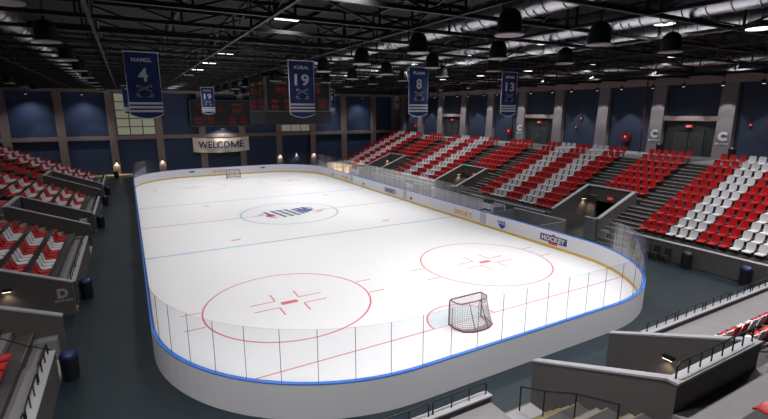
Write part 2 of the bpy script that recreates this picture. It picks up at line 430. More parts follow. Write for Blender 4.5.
# goals
def make_goal(label, y, rz):
    t = thing('hockey_goal', label, 'goal', (0, y, .034), rz, 'hockey goals')
    # local: opening faces +Y, net behind at -Y
    w, h, rr = .93, 1.22, .035
    f = MB()
    f.tube([(-w,0,0),(-w,0,h-.08),(-w+.08,0,h),(w-.08,0,h),(w,0,h-.08),(w,0,0)], rr, 8)
    f.build('post_frame', M_netframe, t, True)
    f = MB(); base = [(-w,0,.03),(-w-.04,-.45,.03),(-w+.1,-.9,.03),(-w+.5,-1.12,.03),(0,-1.16,.03),(w-.5,-1.12,.03),(w-.1,-.9,.03),(w+.04,-.45,.03),(w,0,.03)]
    f.tube(base, .032, 8); f.build('base_rail', M_netframe, t, True)
    f = MB(); top = [(-w+.03,0,h-.02),(-w+.05,-.38,h-.03),(-w+.2,-.56,h-.05),(0,-.6,h-.06),(w-.2,-.56,h-.05),(w-.05,-.38,h-.03),(w-.03,0,h-.02)]
    f.tube(top, .028, 8); f.build('top_rail', M_netframe, t, True)
    for sx in (-.3, .32):
        f = MB(); f.tube([(sx,-.59,h-.06),(sx*1.15,-1.14,.03)], .018, 6); f.build('back_stay', M_netframe, t)
    n = MB()
    def lerp_path(P, u):
        L = [0]
        for a, b in zip(P, P[1:]): L.append(L[-1]+(Vector(b)-Vector(a)).length)
        s = u*L[-1]; k = 0
        while k < len(P)-2 and L[k+1] < s: k += 1
        return Vector(P[k]).lerp(Vector(P[k+1]), (s-L[k])/(L[k+1]-L[k]))
    NU, NV = 36, 13
    for i in range(NU+1):
        u = i/NU; a = lerp_path(top, u); b = lerp_path(base, u); n.bar(a, b, .012, .012)
    for j in range(1, NV):
        v = j/NV; Q = [lerp_path(top, i/NU).lerp(lerp_path(base, i/NU), v) for i in range(NU+1)]
        for a, b in zip(Q, Q[1:]): n.bar(a, b, .012, .012)
    for i in range(13):
        x = -w+.06+(2*w-.12)*i/12; n.bar((x,0,h-.02), (x,-.55+.2*abs(x/w)**4,h-.05), .012, .012)
    for j in range(1, 6): n.bar((-w+.04,-.1*j,h-.03), (w-.04,-.1*j,h-.03), .012, .012)
    n.build('netting', M_netting, t)
    s = MB()      # skirt of dense lace along the foot of the net
    for a, b in zip(base, base[1:]):
        s.face([a, b, (b[0]*.8, b[1]*.72, .012), (a[0]*.8, a[1]*.72, .012)])
    s.build('net_skirt', M_signdim, t)
make_goal('hockey goal nearest the viewer, dark red frame with grey netting', -25.98, 0)
make_goal('small distant hockey goal by the far end boards below the WELCOME banner', 25.98, PI)

# ------------------------------------------------------------------ stands
VK = [-16.3, .52, 17.34]               # far inner wall of each entrance opening along the sides
VW, VT = 3.9, .24
ROWS = 11; RISE = .42
SEATS = []                             # (location, rotz, colour, stand, block, row, column)
def zt(i): return 1.09+RISE*i
class Stand:
    """d = metres back from the first seat row, s = along the stand"""
    def __init__(t, name, f, dep, dw, top):
        t.name, t.f, t.dep, t.dw, t.top = name, f, dep, dw, top
    def bx(t, mb, d0, d1, s0, s1, z0, z1, mi=0):
        a, b = t.f(d0, s0), t.f(d1, s1); mb.box(a[0], b[0], a[1], b[1], z0, z1, mi)
    def rs(t, i): return -.45+t.dep*i
RIGHT = Stand('right', lambda d, s: (18.0+d, s), .92, -1.1, 34.0-18.0)
LEFT = Stand('left', lambda d, s: (-17.1-d, s), .95, -1.4, 33.0-17.1)
NEAR = Stand('near', lambda d, s: (s, -33.95-d), .92, -2.2, 54-33.95)
def slope_wall(st, mb, mb2, s0, s1, d0, d1, z0, z1):
    """side wall of an entrance: top slopes up with the seating; mb2 gets the coping"""
    def P(d, s, z): q = st.f(d, s); return (q[0], q[1], z)
    mb.hexa([P(d0,s0,0),P(d1,s0,0),P(d1,s1,0),P(d0,s1,0),P(d0,s0,z0),P(d1,s0,z1),P(d1,s1,z1),P(d0,s1,z0)])
    e = .02
    mb2.hexa([P(d0-e,s0-e,z0),P(d1,s0-e,z1),P(d1,s1+e,z1),P(d0-e,s1+e,z0),P(d0-e,s0-e,z0+.06),P(d1,s0-e,z1+.06),P(d1,s1+e,z1+.06),P(d0-e,s1+e,z0+.06)])
def entrance(st, sa, sb, d1, z1, rail=False):
    d0 = st.dw; z0 = z1-.4*(d1-d0)
    for (p, q) in ((sa-VT, sa), (sb, sb+VT)):
        w, c = MB(), MB(); slope_wall(st, w, c, p, q, d0, d1, z0, z1)
        o = struct('entrance_wall', w, M_conc); struct('coping', c, M_cop, o)
    w, c = MB(), MB(); mid = (sa+sb)/2
    st.bx(w, d1, d1+VT, sa-VT, mid-1.15, 0, z1); st.bx(w, d1, d1+VT, mid+1.15, sb+VT, 0, z1); st.bx(w, d1, d1+VT, mid-1.15, mid+1.15, 2.15, z1)
    o = struct('entrance_wall', w, M_conc); st.bx(c, d1-.03, d1+VT+.03, sa-VT-.02, sb+VT+.02, z1, z1+.06); struct('coping', c, M_cop, o)
def stand(st, smin, smax, ents, blocks, aisles, vrow, walk=.85):
    """ents: (sa,sb) entrance spans; aisles: (s0,s1); stepped concrete body"""
    mb = MB()
    cuts = sorted({smin, smax} | {v for e in ents for v in (e[0]-VT, e[1]+VT)})
    for a, b in zip(cuts, cuts[1:]):
        mid = (a+b)/2; inside = any(e[0] < mid < e[1] for e in ents)
        for i in range(ROWS+1):
            d0 = st.rs(i); d1 = st.rs(i+1) if i < ROWS else st.top
            if i == ROWS: z = zt(ROWS-1)
            else: z = zt(i)
            if inside:
                if i < vrow: continue
                st.bx(mb, d0 if i > vrow else st.vback, d1, a, b, z-.42, z, 1 if i > vrow else 0)
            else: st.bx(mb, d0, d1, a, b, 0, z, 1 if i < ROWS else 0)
        if not inside:
            gaps = [g for g in aisles if a <= (max(a, g[0])+min(b, g[1]))/2 <= b and min(b, g[1])-max(a, g[0]) > .3]
            xs = a; 
            for g in sorted(gaps)+[(b, b)]:
                if g[0]-xs > .1: st.bx(mb, st.dw+.2, st.rs(0), xs, max(a, g[0]), 0, walk)
                xs = max(xs, g[1])
    struct('stand_'+st.name, mb, [M_tread, M_riser])
    # front wall pieces between the gaps
    segs = []; x = smin
    holes = sorted([(g[0], g[1]) for g in aisles]+[(e[0]-VT, e[1]+VT) for e in ents])
    for h in holes:
        if h[0]-x > .6: segs.append((x, h[0]))
        x = max(x, h[1])
    if smax-x > .6: segs.append((x, smax))
    hh = st.hw
    for a, b in segs:
        w, c = MB(), MB(); st.bx(w, st.dw, st.dw+.24, a, b, 0, hh); o = struct('front_wall', w, M_conc)
        st.bx(c, st.dw-.02, st.dw+.27, a-.02, b+.02, hh, hh+.05); struct('coping', c, M_cop, o)
    # stairs in the aisles
    for g in aisles:
        near_ent = any(abs(g[0]-(e[1]+VT)) < 2.2 or abs(g[1]-(e[0]-VT)) < 2.2 for e in ents)
        s, n = MB(), MB()
        lo, hi = g
        for e in ents:      # lower flight keeps clear of the entrance walls
            if lo < e[1]+VT < hi: lo = e[1]+VT
            if lo < e[0]-VT < hi: hi = e[0]-VT
        for e in ents:
            if 0 < (e[0]-VT)-hi < .8: hi = e[0]-VT
            if 0 < lo-(e[1]+VT) < .8: lo = e[1]+VT
        fl = (-1.35, -1.05, -.75) if st.name == 'near' else (-1.05, -.75)
        l_ = MB(); st.bx(l_, st.dw, fl[0], lo, hi, 0, .03); land = l_.build('landing', M_cop); st.bx(n, st.dw, st.dw+.05, lo, hi, .03, .036)
        for k, d0 in enumerate(fl):
            z = (k+1)*zt(0)/(len(fl)+1)
            st.bx(s, d0, st.rs(0), lo, hi, z-zt(0)/(len(fl)+1), z); st.bx(n, d0, d0+.035, lo, hi, z, z+.006)
        for i in range(ROWS):
            l2, h2 = (lo, hi) if i < vrow else g
            if i > 0: st.bx(s, st.rs(i)-.32, st.rs(i), l2, h2, zt(i-1), zt(i-1)+RISE/2); st.bx(n, st.rs(i)-.32, st.rs(i)-.285, l2, h2, zt(i-1)+RISE/2, zt(i-1)+RISE/2+.006)
            st.bx(n, st.rs(i), st.rs(i)+.035, l2, h2, zt(i), zt(i)+.006)
        o = None; st_ = struct('aisle_stair', s, M_tread if st.name != 'right' else M_riser); land.parent = st_; struct('nosing', n, M_nosing if st.name != 'right' else M_nosingw, st_)
PITCH = .62
def seat_block(st, s0, cols, rows, block, rz, first='R', widths=(3,3,3,3,3), skip=None):
    colr = []; c = first
    for w in widths: colr += [c]*w; c = 'W' if c == 'R' else 'R'
    for i in rows:
        for k in range(cols):
            s = s0+PITCH*(k+.5)
            x, y = st.f(st.dep*i, s)
            SEATS.append(((x, y, zt(i)), rz, colr[k % len(colr)], st.name, block, i+1, k+1))
RIGHT.hw = 1.2; LEFT.hw = 1.25; NEAR.hw = 1.05
RIGHT.vback = LEFT.vback = 3.22; NEAR.vback = 2.1
SMIN, SMAX = -31.7, 27.6
ents = [(v-VW, v) for v in VK]
aisles = [(v-.85, v+1.05) for v in VK]+[(v-6.52, v-4.62) for v in VK]
for st, rz in ((RIGHT, PI/2), (LEFT, -PI/2)):
    stand(st, SMIN, SMAX, ents, None, aisles, 4)
    for a, b in ents:
        entrance(st, a, b, 2.98, 3.3)
        if st is RIGHT:      # short return wall narrowing the opening at its near side
            q = MB(); st.bx(q, st.dw, st.dw+.2, a, a+.95, 0, 1.62); o = struct('return_wall', q, M_boxgrey)
            q = MB(); st.bx(q, st.dw-.02, st.dw+.22, a, a+.97, 1.62, 1.67); struct('coping', q, M_cop, o)
    for n, v in enumerate(VK):
        seat_block(st, v-4.6, 6, range(4, ROWS), ('above near opening', 'above middle opening', 'above far opening')[n], rz, 'R', (6,))
        seat_block(st, v+1.07, 15, range(ROWS), ('near middle block', 'far middle block', 'far end block')[n], rz)
    seat_block(st, VK[0]-6.54-9.3, 15, range(ROWS), 'near corner block', rz)
nents = [(-1.72, 1.93)]
naisles = [(2.17, 3.95), (-3.93, -1.96)]
stand(NEAR, -33.0, 34.0, nents, None, naisles, 3)
entrance(NEAR, -1.72, 1.93, 1.86, 3.12)
seat_block(NEAR, 4.0, 15, range(9), 'right block', 0, 'W', (2,2,2,3,3,3))
seat_block(NEAR, -1.6, 6, range(4, 9), 'block above opening', 0, 'R', (6,))
# end caps where the side stands meet the far floor
for st in (RIGHT, LEFT):
    for i in range(ROWS):
        pass

# seat shell: pan and back as separate parts (facing local +Y)
def shell(prof, wid, th, dish):
    """prof: (y,z,halfwidth); returns a mesh builder with a dished, thick sheet"""
    mb = MB(); xs = (-1, -.72, 0, .72, 1); n = len(prof); T = []
    for i, (y, z, w) in enumerate(prof):
        a = prof[max(0, i-1)]; b = prof[min(n-1, i+1)]; ty, tz = b[0]-a[0], b[1]-a[1]; l = math.hypot(ty, tz); ny, nz = -tz/l, ty/l
        T.append([(x*w, y+ny*dish*(abs(x)**2), z+nz*dish*(abs(x)**2), ny, nz) for x in xs])
    for top in (0, 1):
        for r in T:
            for (x, y, z, ny, nz) in r: mb.v.append((x, y-(0 if top == 0 else th)*ny, z-(0 if top == 0 else th)*nz))
    W = len(xs); o = n*W
    for i in range(n-1):
        for k in range(W-1):
            a, b, c, d = i*W+k, i*W+k+1, (i+1)*W+k+1, (i+1)*W+k
            mb.f += [(a,b,c,d), (o+d,o+c,o+b,o+a)]; mb.m += [0, 0]
    rim = [k for k in range(W)]+[i*W+W-1 for i in range(1, n)]+[(n-1)*W+k for k in range(W-2, -1, -1)]+[i*W for i in range(n-2, 0, -1)]
    for a, b in zip(rim, rim[1:]+rim[:1]): mb.f.append((b, a, o+a, o+b)); mb.m.append(0)
    return mb
pan = shell([(-.2,.47,.2),(-.12,.43,.225),(.05,.425,.235),(.17,.445,.235),(.235,.43,.225),(.25,.38,.215)], .47, .03, .03)
back = shell([(-.31,.92,.17),(-.30,.88,.215),(-.26,.70,.235),(-.22,.54,.225),(-.19,.475,.2)], .47, .03, .035)
brk = MB(); brk.box(-.04,.04,-.22,.14,.33,.395); brk.box(-.03,.03,-.26,-.2,.02,.44); brk.box(-.14,.14,-.30,-.2,0,.03)
PM = {'R': (pan.mesh('seat_pan', M_red), back.mesh('backrest', M_red)), 'W': (pan.mesh('seat_pan', M_white), back.mesh('backrest', M_white))}
for a in PM.values():
    for me in a:
        me.polygons.foreach_set('use_smooth', [True]*len(me.polygons)); me.set_sharp_from_angle(angle=math.radians(45))
BM = brk.mesh('bracket', M_bracket)
vis = []
for q in SEATS:
    d = seen_depth((q[0][0], q[0][1], q[0][2]+.6))
    if d is not None: vis.append((d, q))
vis.sort(key=lambda a: a[0])
STN = {'right': 'right stand', 'left': 'left stand', 'near': 'stand behind the near goal'}
def seat_object(q):
    (loc, rz, c, st, bl, row, col) = q
    t = thing('stadium_seat', None, 'seat', loc, rz)
    for me, nm in ((PM[c][0], 'seat_pan'), (PM[c][1], 'backrest'), (BM, 'bracket')):
        o = bpy.data.objects.new(nm, me); COL.objects.link(o); o.parent = t
    return t
proto = {}
for d, q in vis[:298]:
    (loc, rz, c, st, bl, row, col) = q
    if c not in proto: t = proto[c] = seat_object(q)
    else:
        t = copy_tree(proto[c]); t.location = loc; t.rotation_euler = (0, 0, rz)
    where = {'right': 'right stand', 'left': 'left stand', 'near': 'near goal stand'}[st]
    t['label'] = '%s seat, %s row up, %s from its %s, %s, %s' % ({'R': 'red', 'W': 'white'}[c], ORD[row], ORD[col], 'near end' if st != 'near' else 'left end', where, bl)
    t['category'] = 'seat'; t['group'] = 'plastic seats in the %s' % where
rest = MB()
for d, q in vis[298:]:
    (loc, rz, c, st, bl, row, col) = q
    M = Matrix.Translation(loc) @ Matrix.Rotation(rz, 4, 'Z'); mi = 0 if c == 'R' else 1
    rest.add(pan.v, pan.f, M, mi); rest.add(back.v, back.f, M, mi); rest.add(brk.v, brk.f, M, 2)
tag(rest.build('stadium_seating', [M_red, M_white, M_bracket]), 'farther rows of red and white plastic seats across both side stands', 'seating', kind='stuff')

# guard rails on the front walls
def rail_obj(label, loc, rz, L, posts=4, h=.4, group='guard rails on the front walls', name='guard_rail', mid=False):
    t = thing(name, label, 'railing', loc, rz, group)
    MB().tube([(0,0,.0),(0,0,h-.06),(.06,0,h),(L-.06,0,h),(L,0,h-.06),(L,0,0)], .024, 8).build('top_rail', M_black, t, True)
    for k in range(1, posts-1): MB().tube([(L*k/(posts-1),0,0),(L*k/(posts-1),0,h)], .02, 8).build('post', M_black, t, True)
    return t
k = 0
for a, b in ((-31.2, -22.95), (-15.1, -6.0), (1.75, 10.8), (18.55, 27.4)):
    n = 4; L = (b-a)/n
    for j in range(n):
        k += 1; rail_obj('black guard rail on the left front wall, %s from the near end' % ORD[k], (-15.87, a+j*L+.08, 1.29), PI/2, L-.16, 4)
k = 0
x = 4.1
while x < 16:
    k += 1; rail_obj('black guard rail on the near front wall, %s right of the opening' % ORD[k], (x, -31.88, 1.09), 0, 1.9, 4); x += 2.1
k = 0
x = -4.05-1.95
while x > -9:
    k += 1; rail_obj('black guard rail on the near front wall, %s left of the stair' % ORD[k], (x, -31.88, 1.09), 0, 1.95, 4, .42); x -= 2.1
# rail on top of the near opening's back wall, and hand rails on the stairs
rail_obj('black rail along the back wall top of the near opening', (-1.8, -35.92, 3.17), 0, 3.75, 8, .42, 'rails around the openings')
for v, nm in zip(VK, ('near', 'middle', 'far')):
    rail_obj('black rail on the back wall of the %s opening, right stand' % nm, (21.1, v-3.9, 3.35), PI/2, 3.8, 7, .3, 'rails around the openings')
def hand_rail(label, pts, h=.85):
    t = thing('hand_rail', label, 'railing', pts[0], 0, 'stair hand rails')
    b = Vector(pts[0]); q = [Vector(p)-b for p in pts]
    up = Vector((0,0,h))
    MB().tube([q[0]+up*.98]+[p+up for p in q], .024, 8).build('top_rail', M_black, t, True)
    for p in q: MB().tube([p, p+up], .022, 8).build('post', M_black, t, True)
hand_rail('black hand rail on the stair left of the near opening', [(-2.75, -32.05, .18), (-2.75, -32.95, .55), (-2.75, -34.0, 1.09), (-2.75, -35.2, 1.51)])
hand_rail('black hand rail on the stair right of the near opening', [(3.0, -34.6, 1.09), (3.0, -36.4, 1.93), (3.0, -38.2, 2.8)])
hand_rail('black hand rail on the left stair by the sign wall letter D', [(-16.0, -21.6, .18), (-16.7, -21.6, .55), (-17.5, -21.6, 1.09)], .6)

# lamps on the opening walls (lens + warm pool of light)
def sconce(label, loc, rz, power=26):
    t = thing('wall_lamp', label, 'lamp', loc, rz, 'lamps in the openings')     # local: wall behind at +Y
    MB().box(-.17, .17, -.16, -.01, 0, .1).build('housing', M_black, t)
    MB().hexa([(-.14,-.15,-.02),(.14,-.15,-.02),(.14,-.03,-.02),(-.14,-.03,-.02),(-.16,-.16,0),(.16,-.16,0),(.16,-.01,0),(-.16,-.01,0)]).build('lens', M_lampw, t)
    ld = bpy.data.lights.new('wall_lamp_light', 'SPOT'); ld.energy = power; ld.color = (1, .74, .45); ld.spot_size = math.radians(120); ld.spot_blend = .7; ld.shadow_soft_size = .05
    lo = bpy.data.objects.new('wall_lamp_light', ld); COL.objects.link(lo); lo.parent = t; lo.location = (0, -.14, -.06); lo.rotation_euler = (math.radians(-12), 0, 0)
sconce('small wall lamp glowing on the wall of the near goal opening', (1.93, -33.9, 1.62), -PI/2)
for v, nm in zip(VK, ('near', 'middle', 'far')):
    sconce('small wall lamp in the %s opening, right stand' % nm, (20.4, v, 2.25), 0, 70)
    sconce('small wall lamp in the %s opening, left stand' % nm, (-18.1, v, 1.62), 0)
# letters on the openings of the left stand
def letters(label, items, name='section_sign', cat='sign', group='section letters'):
    """painted letters: items = (body, matrix-faced text args)"""
    t = None
    big = MB(); put_text(big, *items[0]); sm = MB(); put_text(sm, *items[1])
    o = big.build(name, items[2]); sm.build('caption', items[2], o); tag(o, label, cat, group); return o
letters('grey letter D with the word SECTION on the left opening wall', (('D', -16.12, VK[0]-.014, 1.12, .42, .46, 0, .05), ('SECTION', -16.12, VK[0]-.014, .76, .7, .12, 0, .03), M_signgrey))
letters('pale letter E with the word SECTION on the middle left opening wall', (('E', -16.4, VK[1]-.014, 1.0, .5, .52, 0, .06), ('SECTION', -16.4, VK[1]-.014, .57, .8, .13, 0, .03), M_sign))
FW = Matrix.Translation((XR-.6, 0, 0)) @ Matrix.Rotation(-PI/2, 4, 'Z')
for y, nm in ((-13.99, 'far side of nearest'), (-20.08, 'near side of nearest'), (4.22, 'far side of middle')):
    letters('white letter C and word SECTION on the column, %s doorway' % nm, (('C', -y, 0, 7.25, .75, .82, 0, .07, FW), ('SECTION', -y, 0, 6.6, 1.0, .17, 0, .03, FW), M_sign))

# ------------------------------------------------------------------ right wall fittings
DOORS = [(-19.36, -14.7, 'nearest'), (-1.2, 3.5, 'middle'), (16.9, 21.7, 'farthest')]
for n, (a, b, nm) in enumerate(DOORS):
    d = struct('door_%d' % (n+1), MB().box(XR-.12, XR-.02, a, b, 5.29, 8.6), M_doordark)
    struct('door_head', MB().box(XR-.45, XR, a, b, 8.55, 9.0), M_col, d)
    m = (a+b)/2
    for s in (-1, 1):
        l = MB().box(XR-.2, XR-.12, m+s*.03, m+s*1.35, 5.3, 7.5).build('door_leaf', M_door, d)
        MB().box(XR-.26, XR-.2, m+s*.12, m+s*.2, 6.2, 6.5).build('door_handle', M_frame, l)
    struct('shutter', MB().box(XR-.17, XR-.1, m-1.4, m+1.4, 7.55, 8.1), M_doordark, d)
    e = thing('exit_sign', 'red lit exit sign over the %s doorway in the right wall' % nm, 'sign', (XR-.3, m, 8.05), 0, 'exit signs')
    MB().box(-.05, .1, -.28, .28, -.12, .12).build('sign_box', M_exit, e)
    mb = MB(); put_text(mb, 'EXIT', 0, 0, 0, .4, .15, 0, .04, Matrix.Translation((-.06,0,0)) @ Matrix.Rotation(-PI/2, 4, 'Z')); mb.build('lettering', M_sign, e)
for v, nm in zip(VK, ('near', 'middle', 'far')):
    e = thing('exit_sign', 'small red exit sign inside the %s opening of the right stand' % nm, 'sign', (20.95, v-2.1, 2.5), 0, 'exit signs')
    MB().box(-.02, .03, -.26, .26, -.12, .12).build('sign_box', M_exit, e)
    mb = MB(); put_text(mb, 'EXIT', 0, 0, 0, .38, .14, 0, .04, Matrix.Translation((-.03,0,0)) @ Matrix.Rotation(-PI/2, 4, 'Z')); mb.build('lettering', M_sign, e)
def hose(label, y, z=6.75):
    t = thing('hose_reel', label, 'hose reel', (XR-.02, y, z), 0, 'fire hose reels')
    q = MB(); q.lathe([(.5,0),(.5,.06),(.4,.09),(.4,.2),(.5,.23),(.5,.28)], n=24)
    o = q.build('drum', M_hose, t, True); o.rotation_euler = (0, -PI/2, 0)
    q = MB(); q.lathe([(.13,.27),(.13,.33),(.06,.36)], n=14); o = q.build('hub', M_bwhite, t, True); o.rotation_euler = (0, -PI/2, 0)
hose('red round hose reel on the navy panel left of the nearest doorway', -10.8)
hose('red round hose reel on the navy panel under the number 13 banner', 6.5)
hose('red round hose reel at the far end of the right wall', 30.2)
for y, z, l in ((-21.9, 8.3, 'upper'), (-23.2, 8.5, 'taller'), (-4.4, 7.6, 'lower'), (-5.0, 8.6, 'small')):
    t = thing('fire_alarm', '%s red fire alarm box on the navy panel %s' % (l, 'beside the nearest doorway' if y < -10 else 'beside the middle doorway'), 'alarm', (XR-.03, y, z), 0, 'fire alarms')
    MB().box(-.14, 0, -.16, .16, -.16, .16).build('alarm_box', M_hose, t); MB().box(-.17, -.14, -.06, .06, -.06, .06).build('button', M_bwhite, t)
    if l == 'taller': MB().tube([(-.05,0,-.16),(-.05,0,-1.6)], .02, 6).build('conduit', M_hose, t)
tag(MB().tube([(XR-1.2, -13.1, 5.29), (XR-1.2, -13.1, ZD)], .07, 10).build('riser_pipe', M_maroon), 'dark red riser pipe standing before the right wall', 'pipe')
tag(MB().tube([(XR-1.2, 4.9, 5.29), (XR-1.2, 4.9, ZD)], .07, 10).build('riser_pipe', M_black), 'black riser pipe beside the number 13 banner on the right wall', 'pipe')
t = thing('hanging_sign', 'pale vertical sign with a round crest on the corner column', 'sign', (XR-.9, YF-.55, 11.2))
MB().box(-.42, .42, -.06, 0, -1.3, 1.1).build('sign_board', M_bwhite, t)
q = MB(); q.lathe([(.26,0),(.26,.03)], n=20); o = q.build('crest', M_navysign, t); o.rotation_euler = (PI/2, 0, 0); o.location = (0, -.06, -.1)
MB().tube([(0,-.03,1.1),(0,-.03,3.4)], .03, 6).build('hanger', M_black, t)

# bins
def bin_obj(label, loc, blue=True):
    t = thing('waste_bin', label, 'bin', loc, 0, 'waste bins')
    MB().lathe([(.22,0),(.27,.03),(.29,.5),(.29,.82),(.27,.84)], n=22).build('body', M_bin, t, True)
    MB().lathe([(.3,.84),(.3,.9),(.25,1.0),(.14,1.07),(.02,1.09)], n=22).build('lid', M_binlid if blue else M_bin, t, True)
    MB().box(-.12, .12, .24, .285, .92, .99).build('flap', M_black, t)
bin_obj('black bin with blue dome lid beside the left stair, nearest of the bins', (-15.38, -22.6, 0))
bin_obj('black bin against the left front wall below the letter D wall', (-15.38, -14.3, 0))
bin_obj('black bin by the left front wall at the letter E wall', (-15.38, 2.3, 0))
bin_obj('black bin by the left front wall beyond the middle opening', (-15.38, 12.6, 0))
bin_obj('black bin by the left front wall at the far opening', (-15.38, 19.2, 0))
bin_obj('black square-shadowed bin against the right front wall', (16.5, -26.9, 0), False)
bin_obj('black bin with blue dome lid in the near right corner', (16.5, -30.0, 0))
bin_obj('black bin beside the column of the nearest doorway, upper walkway', (33.0, -21.2, 5.29), False)
bin_obj('black bin beside the far column of the nearest doorway', (33.0, -14.9, 5.29), False)
bin_obj('dark bin in front of the far wall column', (-14.7, 34.2, 0), False)
# blue cooler-like tubs behind the near wall
for x, l in ((-4.6, 'left of the stair'), (3.4, 'right of the opening')):
    t = thing('floor_box', 'small blue box on the floor behind the near front wall %s' % l, 'box', (x, -31.3, 0))
    MB().box(-.3,.3,-.2,.2,0,.42).build('body', M_binlid, t); MB().box(-.32,.32,-.22,.22,.42,.5).build('lid', M_bluesign, t)

# ------------------------------------------------------------------ players' benches along the right boards
BX = [(-18.6, -13.4, 'by the HOCKEY sign'), (-12.2, -1.0, 'by the SPORT sign'), (.2, 12.4, 'by the far SPORT sign')]
for a, b, nm in BX:
    t = thing('players_box', 'grey walled players box behind the right boards %s' % nm, 'players box', (14.2, (a+b)/2, 0), 0, 'players boxes')
    h = (b-a)/2
    MB().box(1.25, 1.4, -h, h, 0, 1.35).build('back_wall', M_boxgrey if nm != 'by the SPORT sign' else M_board, t)
    MB().box(-1.4, 1.25, -h, -h+.12, 0, 1.3).build('end_wall', M_boxgrey, t)
    MB().box(-1.4, 1.25, h-.12, h, 0, 1.3).build('end_wall', M_boxgrey, t)
    MB().box(1.22, 1.43, -h, h, 1.35, 1.41).build('coping', M_cop, t)
    u = thing('bench', 'long white bench inside the players box %s' % nm, 'bench', (14.75, (a+b)/2, 0), 0, 'players benches')
    MB().box(-.2, .2, -h+.4, h-.4, .42, .48).build('seat', M_bench, u)
    n = max(2, int(h))
    for j in range(n):
        y = -h+.6+(2*h-1.2)*j/(n-1); MB().box(-.16, .16, y-.04, y+.04, 0, .42).build('leg', M_boxgrey, u)
    for y in (a+.05, b-.05):
        pass
for y, l in ((-12.8, 'beside the SPORT sign'), (-.4, 'at mid boards'), (13.2, 'towards the far end')):
    t = thing('gate_post', 'white gate post with dark bands behind the right boards %s' % l, 'post', (13.1, y, 0), 0, 'gate posts')
    MB().box(-.14, .14, -.45, .45, 0, 1.95).build('panel', M_bench, t); MB().box(-.16, .16, -.47, .47, 1.95, 2.3).build('top_band', M_black, t); MB().box(-.16, -.13, -.47, .47, 1.3, 1.45).build('lower_band', M_black, t)
# white step blocks before the near right opening
for y, l in ((-16.6, 'front'), (-15.4, 'rear')):
    t = thing('step_bench', 'two tier white bench before the right opening, %s one' % l, 'bench', (16.1, y, 0), 0, 'tiered benches')
    MB().box(-.5, 0, -.55, .55, .38, .46).build('lower_seat', M_bench, t); MB().box(0, .5, -.55, .55, .78, .86).build('upper_seat', M_bench, t)
    for s in (-.5, .46): MB().box(-.5, .5, s, s+.04, 0, .78).build('side', M_boxgrey, t)
# warm lit booths in the far right corner
for k, (x, y, l) in enumerate(((14.9, 25.6, 'farthest'), (15.2, 23.9, 'second farthest'), (15.3, 22.3, 'middle'), (15.7, 20.6, 'fourth'), (15.8, 18.9, 'nearest'))):
    t = thing('booth', 'cream booth lit warm by the far right corner of the rink, %s of five' % l, 'booth', (x, y, 0), .25, 'cream booths')
    MB().box(-.45, .45, -.5, -.42, 0, 1.5).build('side_panel', M_cream, t); MB().box(-.45, .45, .42, .5, 0, 1.5).build('side_panel', M_cream, t)
    MB().box(.37, .45, -.42, .42, 0, 1.5).build('back_panel', M_cream, t); MB().box(-.4, .37, -.42, .42, .42, .5).build('seat', M_cream, t)
ld = bpy.data.lights.new('booth_light', 'SPOT'); ld.energy = 12000; ld.color = (1, .84, .62); ld.spot_size = math.radians(34); ld.spot_blend = .6; ld.shadow_soft_size = .2
lo = bpy.data.objects.new('booth_light', ld); COL.objects.link(lo); lo.location = (12.0, 19, 11.3)
lo.rotation_euler = (Vector((15.6, 22.4, .7))-Vector(lo.location)).to_track_quat('-Z', 'Y').to_euler()

